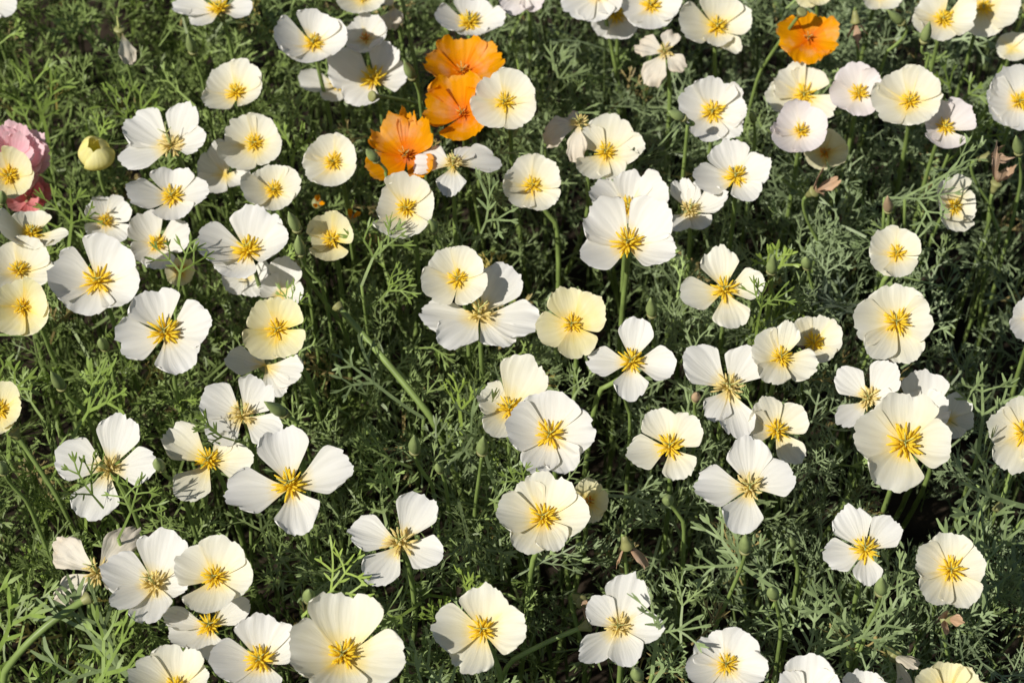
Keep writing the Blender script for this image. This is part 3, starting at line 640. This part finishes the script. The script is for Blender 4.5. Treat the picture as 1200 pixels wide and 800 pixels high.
# ------------------------------------------------------------------ feathery leaves
def ribbon(V, F, pts, wid, nrm):
    b = len(V); n = len(pts)
    for i, p in enumerate(pts):
        tg = (pts[min(i+1, n-1)]-pts[max(i-1, 0)]).normalized(); s = tg.cross(nrm).normalized()*(wid[i]*.5)
        V.append(p-s); V.append(p+s)
    for i in range(n-1): F.append((b+2*i, b+2*i+1, b+2*i+3, b+2*i+2))
def make_leaf(seed, fine=1.0, lod=0, spread=1.0, lw=1.0):
    """ternately divided leaf growing along +Z from the origin, blade facing -Y; about 6 cm long"""
    rng = random.Random(seed); V, F = [], []
    def curve(p, d, n, L, bend, k=2):
        pts = [p]; 
        for _ in range(k):
            d = (d+bend/k).normalized(); p = p+d*(L/k); pts.append(p)
        return pts, d
    def side(d, n, ang): return (d*math.cos(ang) + n.cross(d).normalized()*math.sin(ang)).normalized()
    def rec(p, d, n, lev, L):
        jit = Vector((rng.gauss(0, 1), rng.gauss(0, 1), rng.gauss(0, 1)))
        n = (n + jit*.22).normalized()
        bend = jit*.16 - n*rng.uniform(-.05, .22)
        if lev == 3:
            pts, dd = curve(p, d, n, L, bend*1.5, 2 if not lod else 1)
            wv = [.0009*lw, .00145*lw, .0006*lw] if not lod else [.0010*lw, .0006*lw]
            ribbon(V, F, pts, wv, n); return
        wd = [.0019, .0014, .0011][lev]*(.9+.2*rng.random())
        pts, dd = curve(p, d, n, L, bend*(1 if lev else .8), 3 if lev == 0 and not lod else (2 if not lod else 1))
        ribbon(V, F, pts, [wd]*(len(pts)-1)+[wd*.8], n)
        e = pts[-1]
        if lev == 0:
            kids = [(rng.uniform(-.15, .15), 1.0), (.85*spread+rng.uniform(-.2, .2), .85), (-.85*spread+rng.uniform(-.2, .2), .85)]
            Ln = .0135*rng.uniform(.8, 1.25)
        elif lev == 1:
            kids = [(rng.uniform(-.12, .12), 1.0), (.70*spread+rng.uniform(-.2, .2), .9), (-.70*spread+rng.uniform(-.2, .2), .9)]
            Ln = .0085*rng.uniform(.8, 1.3)
        else:
            kids = [(rng.uniform(-.1, .1), 1.0), (.5*spread+rng.uniform(-.15, .15), .85), (-.5*spread+rng.uniform(-.15, .15), .85)]
            if rng.random() < .3: kids = kids[:2]
            Ln = .0075*rng.uniform(.7, 1.25)
        for ang, lf in kids:
            rec(e, side(dd, n, ang), n, lev+1, Ln*lf*fine)
        if lev == 1 and len(pts) > 2:   # extra pair of lobes along the rachis
            for s in (1, -1):
                if rng.random() < .6: rec(pts[1], side(dd, n, s*.8), n, 3, .007*fine)
    rec(Vector((0, 0, 0)), Vector((0, 0, 1)), Vector((0, -1, 0)), 0, .024*rng.uniform(.75, 1.3))
    return np.array([tuple(v) for v in V], 'f'), np.array(F, 'i')
TEMPL = [make_leaf(100+i, random.uniform(.85, 1.15), 0, random.uniform(.8, 1.15)) for i in range(16)]
TEMPF = [make_leaf(300+i, .62, 0, .8, .85) for i in range(5)]       # young, tight, bright tufts
TEML = [make_leaf(200+i, 1.1, 1, 1.0, 1.25) for i in range(8)]

FA = np.array(ALLF)
cam_np = np.array(CAM); f_np, r_np, u_np = np.array(FWD), np.array(RT), np.array(UP)
def projn(P):
    q = P-cam_np; zz = q@f_np
    return 600+FPX*(q@r_np)/zz, 400-FPX*(q@u_np)/zz, np.linalg.norm(q, axis=-1)
def covers(P, slack=.0, shrink=.95):
    x, y, d = projn(P)
    hit = (np.hypot(x[:, None]-FA[None, :, 0], y[:, None]-FA[None, :, 1]) < FA[None, :, 2]*shrink) & (d[:, None] < FA[None, :, 3]+.02)
    return hit.mean(0).max() if False else hit.any(1).mean()
def rotm(az, incl, roll):
    # leaf +Z turned to: inclination from vertical incl toward azimuth az, roll about own axis
    cr, sr = math.cos(roll), math.sin(roll); Rz0 = np.array([[cr, -sr, 0], [sr, cr, 0], [0, 0, 1]])
    ci, si = math.cos(incl), math.sin(incl); Ry = np.array([[ci, 0, si], [0, 1, 0], [-si, 0, ci]])
    ca, sa = math.cos(az), math.sin(az); Rz = np.array([[ca, -sa, 0], [sa, ca, 0], [0, 0, 1]])
    return Rz@Ry@Rz0
def leaf_tint(x, y, px, rng):
    g = min(1, max(0, (px-250)/700 + rng.gauss(0, .22)))           # yellower green plants, greyer glaucous plants
    a = np.array([.205, .275, .080]); b = np.array([.245, .312, .158])
    c = a*(1-g)+b*g
    if rng.random() < .03: c = np.array([.38, .30, .12])              # yellowed leaf
    return c*rng.uniform(.65, 1.25)
def canopy(x, y):
    return .262 + .040*mnoise.noise(Vector((x*5.5, y*5.5, 1.7))) + .016*mnoise.noise(Vector((x*14, y*14, 5.1)))

class Bulk:
    def __init__(s): s.V, s.F, s.C, s.n = [], [], [], 0
    def add(s, V, F, c):
        s.V.append(V); s.F.append(F+s.n); s.C.append(np.repeat(np.array([[*c, 1.0]], 'f'), len(V), 0)); s.n += len(V)
    def mesh(s, name):
        V = np.concatenate(s.V).astype('f'); F = np.concatenate(s.F).astype('i'); C = np.concatenate(s.C).astype('f')
        me = bpy.data.meshes.new(name); me.vertices.add(len(V)); me.vertices.foreach_set('co', V.ravel())
        me.loops.add(F.size); me.loops.foreach_set('vertex_index', F.ravel())
        me.polygons.add(len(F)); me.polygons.foreach_set('loop_start', np.arange(len(F), dtype='i')*4)
        me.update(calc_edges=True)
        ca = me.color_attributes.new('tint', 'FLOAT_COLOR', 'POINT'); ca.data.foreach_set('color', C.ravel())
        me.materials.append(M_LEAF); return me
def tri_tube(path, r):
    V, F = tube_data(path, r, 3); return np.array([tuple(v) for v in V], 'f'), np.array([f for f in F if len(f) == 4], 'i')

def foliage():
    rng = random.Random(42); B = Bulk(); cnt = 0
    x0, x1, y0, y1 = -.52, .52, -.40, .58
    N_IN = 7600; tries = 0
    while cnt < N_IN and tries < N_IN*3:
        tries += 1
        x, y = rng.uniform(x0, x1), rng.uniform(y0, y1)
        dens = mnoise.noise(Vector((x*9, y*9, 9.3)))
        if dens < -.22 and rng.random() < .75: continue
        H = canopy(x, y)
        top = H - min(.22, rng.expovariate(1/.060))
        sc = rng.uniform(.55, 1.1)
        young = rng.random() < .10
        V, F = rng.choice(TEMPF if young else TEMPL)
        incl = R(rng.triangular(5, 95, 48)); az = rng.uniform(0, 2*math.pi)
        P = (V*sc)@rotm(az, incl, rng.uniform(-.8, .8)+math.pi/2*rng.choice((0, 2, 1, 1, 3))).T
        P = P + np.array([x, y, top-P[:, 2].max()])
        if P[:, 2].min() < .004: P[:, 2] += .004-P[:, 2].min()
        if covers(P[::4]) > .10: continue
        px = 600+FPX*x/1.15
        c = leaf_tint(x, y, px, rng)
        if young: c = c*np.array([1.25, 1.3, .9])
        B.add(P, F, c); cnt += 1
        if rng.random() < .16:        # its shoot, down to the soil
            b = Vector(P[0]); g = Vector((b.x+rng.uniform(-.03, .03), b.y+rng.uniform(-.03, .03), -.012))
            v, f = tri_tube(bez(b, (b+g)*.5+Vector((rng.uniform(-.015, .015), rng.uniform(-.015, .015), 0)), g, 6), lambda t: .0009+.0005*t)
            B.add(v, f, np.array([.14, .19, .06]))
    cnt2 = 0
    while cnt2 < 4200:
        x, y = rng.uniform(-1.0, 1.0), rng.uniform(-.85, 1.05)
        if x0 < x < x1 and y0 < y < y1: continue
        V, F = rng.choice(TEML); top = canopy(x, y) - min(.2, rng.expovariate(1/.04))
        P = (V*rng.uniform(.9, 1.5))@rotm(rng.uniform(0, 6.28), R(rng.triangular(5, 95, 50)), rng.uniform(0, 6.28)).T
        P = P + np.array([x, y, top-P[:, 2].max()])
        if P[:, 2].min() < .004: P[:, 2] += .004-P[:, 2].min()
        if covers(P[::4]) > .05: cnt2 += 1; continue
        B.add(P, F, leaf_tint(x, y, 600+FPX*x/1.15, rng)); cnt2 += 1
    o = link('foliage', B.mesh('foliage')); o['kind'] = 'stuff'; o['label'] = 'dense feathery green poppy foliage covering the whole bed'; o['category'] = 'foliage'
    print('foliage leaves', cnt, 'tries', tries, 'polys', len(o.data.polygons))
foliage()

# leafy shoots one can pick out: stem with separate leaves
def shoot(px, py, h, az, incl, scale, n, tint, label, fine=False):
    rng = random.Random(int(px*7+py*13)); T = on_z(px, py, HEAD+h*.01)
    base = Vector((T.x+rng.uniform(-.02, .02), T.y+.01+rng.uniform(0, .02), -.012))
    root = thing('leafy_shoot', base, label, 'leaf shoot', 'leafy shoots')
    low = T - Vector((math.cos(R(az))*math.sin(R(incl)), math.sin(R(az))*math.sin(R(incl)), math.cos(R(incl))))*(.045*scale)
    path = bez(base, Vector((base.x*.3+low.x*.7, base.y*.3+low.y*.7, low.z*.6)), low, 9)
    tube('stem', [p-base for p in path], lambda t: .0014-.0004*t, M_STEM, root, 6)
    for i in range(n):
        V, F = rng.choice(TEMPF if fine else TEMPL)
        a = R(az + (0 if i == 0 else rng.choice((-1, 1))*rng.uniform(30, 75))); inc = R(incl + (0 if i == 0 else rng.uniform(0, 30)))
        P = (V*scale*(1 if i == 0 else rng.uniform(.6, .9)))@rotm(a, inc, math.pi/2+rng.uniform(-.4, .4)).T
        at = path[-1] if i == 0 else path[-1-(i+1)//2]
        B = Bulk(); B.add(P+np.array(at-base), F, np.array(tint)*rng.uniform(.9, 1.1)); link('leaf', B.mesh('leaf'), None, root)
G1, G2, G3 = (.19, .27, .055), (.24, .315, .135), (.28, .38, .075)
SHOOTS = [
 (83, 214, 0, 80, 35, 1.1, 3, G1, 'fan of fine leaves beside the rosy red crumpled flower'),
 (216, 290, 2.4, 70, 35, .9, 2, G1, 'dark frond between two white poppies beside stacked buds'),
 (224, 512, 2.5, -150, 50, .9, 1, G1, 'curving frond arching over a cream poppy'),
 (82, 552, 2.5, 150, 40, .9, 2, G1, 'frond standing over leaf striped white petals'),
 (174, 560, 2.2, 60, 60, .8, 1, G1, 'curled leaf hanging across a spread white petal'),
 (338, 130, -1, 90, 30, 1.1, 3, G1, 'leaf rosette under the scalloped ivory white poppy'),
 (580, 222, 1, 50, 30, 1.3, 2, G2, 'broad lit frond beside the spent white poppy and orange group'),
 (452, 258, 2, 60, 45, .95, 3, G1, 'fine frond in front of the pale cream bowl poppy'),
 (334, 342, 1.5, 90, 35, .8, 2, G1, 'frond shading the hidden upright white petal'),
 (424, 655, 1.8, 30, 55, 1.0, 2, G3, 'bright frond overlapping a white poppy with pale tan centre'),
 (764, 708, 2.6, 100, 15, 1.1, 4, G2, 'leafy upright shoot before the ageing white poppy'),
 (884, 338, 2.2, 100, 25, .8, 2, G1, 'frond over one petal of a separate four-petal cream poppy'),
 (784, 182, -.5, 0, 65, 1.3, 3, G2, 'wide frond beside the upright ivory poppy with folded petal'),
 (640, 62, -1.5, 90, 25, 1.3, 3, G2, 'feathery shoot behind the ivory round poppy by orange ones'),
 (1120, 228, 2.4, -30, 60, 1.1, 3, G2, 'frond lying across the half hidden creamy white poppy'),
 (1150, 186, -.5, 10, 60, 1.2, 2, G2, 'branching frond beside rust brown shreds'),
 (1164, 436, 0, 85, 18, 1.3, 3, G2, 'upright narrow leafed shoot beside the fluted cream poppy'),
 (955, 345, -.5, 200, 65, 1.4, 2, (.16, .20, .13), 'grey blue spreading frond under a round green bud'),
 (914, 272, .5, 80, 20, 1.4, 5, G3, 'bright green feathery shoot beside a dark green bud', True),
 (812, 642, -.5, 170, 60, 1.3, 3, G2, 'grey green branching frond beside the slender leaning stem'),
 (408, 440, -1.5, 170, 55, 1.2, 3, G2, 'lit frond over the deep shade beside the thick slanting stem'),
 (540, 425, -1, 90, 25, 1.2, 4, G3, 'bright fine tuft under the big spent white poppy', True),
 (548, 482, -1, 120, 40, 1.2, 3, G2, 'frond beside an upright stemmed green bud'),
 (606, 540, 2.4, 110, 40, .6, 2, G1, 'small frond against the round white ruffled poppy'),
 (60, 720, -.5, 150, 60, 1.8, 4, G2, 'long narrow leaved frond beneath the thick arched stem'),
 (20, 700, -1, 80, 45, 1.7, 3, G1, 'long narrow leaved frond beside a limp spent poppy'),
 (125, 740, 0, 60, 45, 1.5, 4, G1, 'grassy frond under the white poppy with long pistil'),
 (1046, 652, -.5, 60, 35, 1.2, 4, G2, 'feathery tuft between a white poppy and a round ivory one', True),
 (802, 452, -1.5, 90, 45, 1.0, 2, G2, 'small frond beside the white pinwheel poppy'),
 (1092, 578, -.5, 190, 65, 1.6, 3, G2, 'wide branching frond under the large cream saucer poppy'),
 (1160, 580, -.5, 90, 40, 1.5, 3, G2, 'tall frond under the fluted cream poppy'),
 (538, 640, -1, 100, 20, 1.2, 4, G3, 'bright tuft beside a white poppy with pale tan centre', True),
 (500, 775, -1, 130, 55, 1.3, 3, G2, 'frond between the biggest bowl poppy and a lone round one'),
 (962, 715, -.5, 170, 55, 1.4, 3, G2, 'frond spreading from a plump green bud'),
 (1060, 725, -.5, 10, 60, 1.4, 3, G2, 'level frond beneath the round ivory poppy'),
 (1000, 60, -.5, 30, 40, 1.4, 3, G2, 'tall fine frond beside the lone orange poppy'),
 (1130, 80, -1, 80, 35, 1.2, 3, G1, 'green shoot beside the cream fluted poppy'),
 (610, 165, -2, 20, 50, 1.0, 2, G2, 'frond under the ivory round poppy'),
 (30, 420, -1, 70, 40, 1.4, 3, G1, 'grassy frond under the lemon yellow bowl poppy'),
 (110, 440, -1, 60, 50, 1.4, 3, G1, 'grassy frond under the large white fan petalled poppy'),
 (170, 100, -1, 80, 35, 1.3, 3, G1, 'frond behind the widely gapped white poppy'),
 (60, 90, -1.5, 80, 30, 1.4, 3, G1, 'frond in the grassy patch beyond the pink double flower'),
]
for s in SHOOTS: shoot(*s)
print('things', sum(1 for o in bpy.data.objects if o.parent is None), 'objects', len(bpy.data.objects))
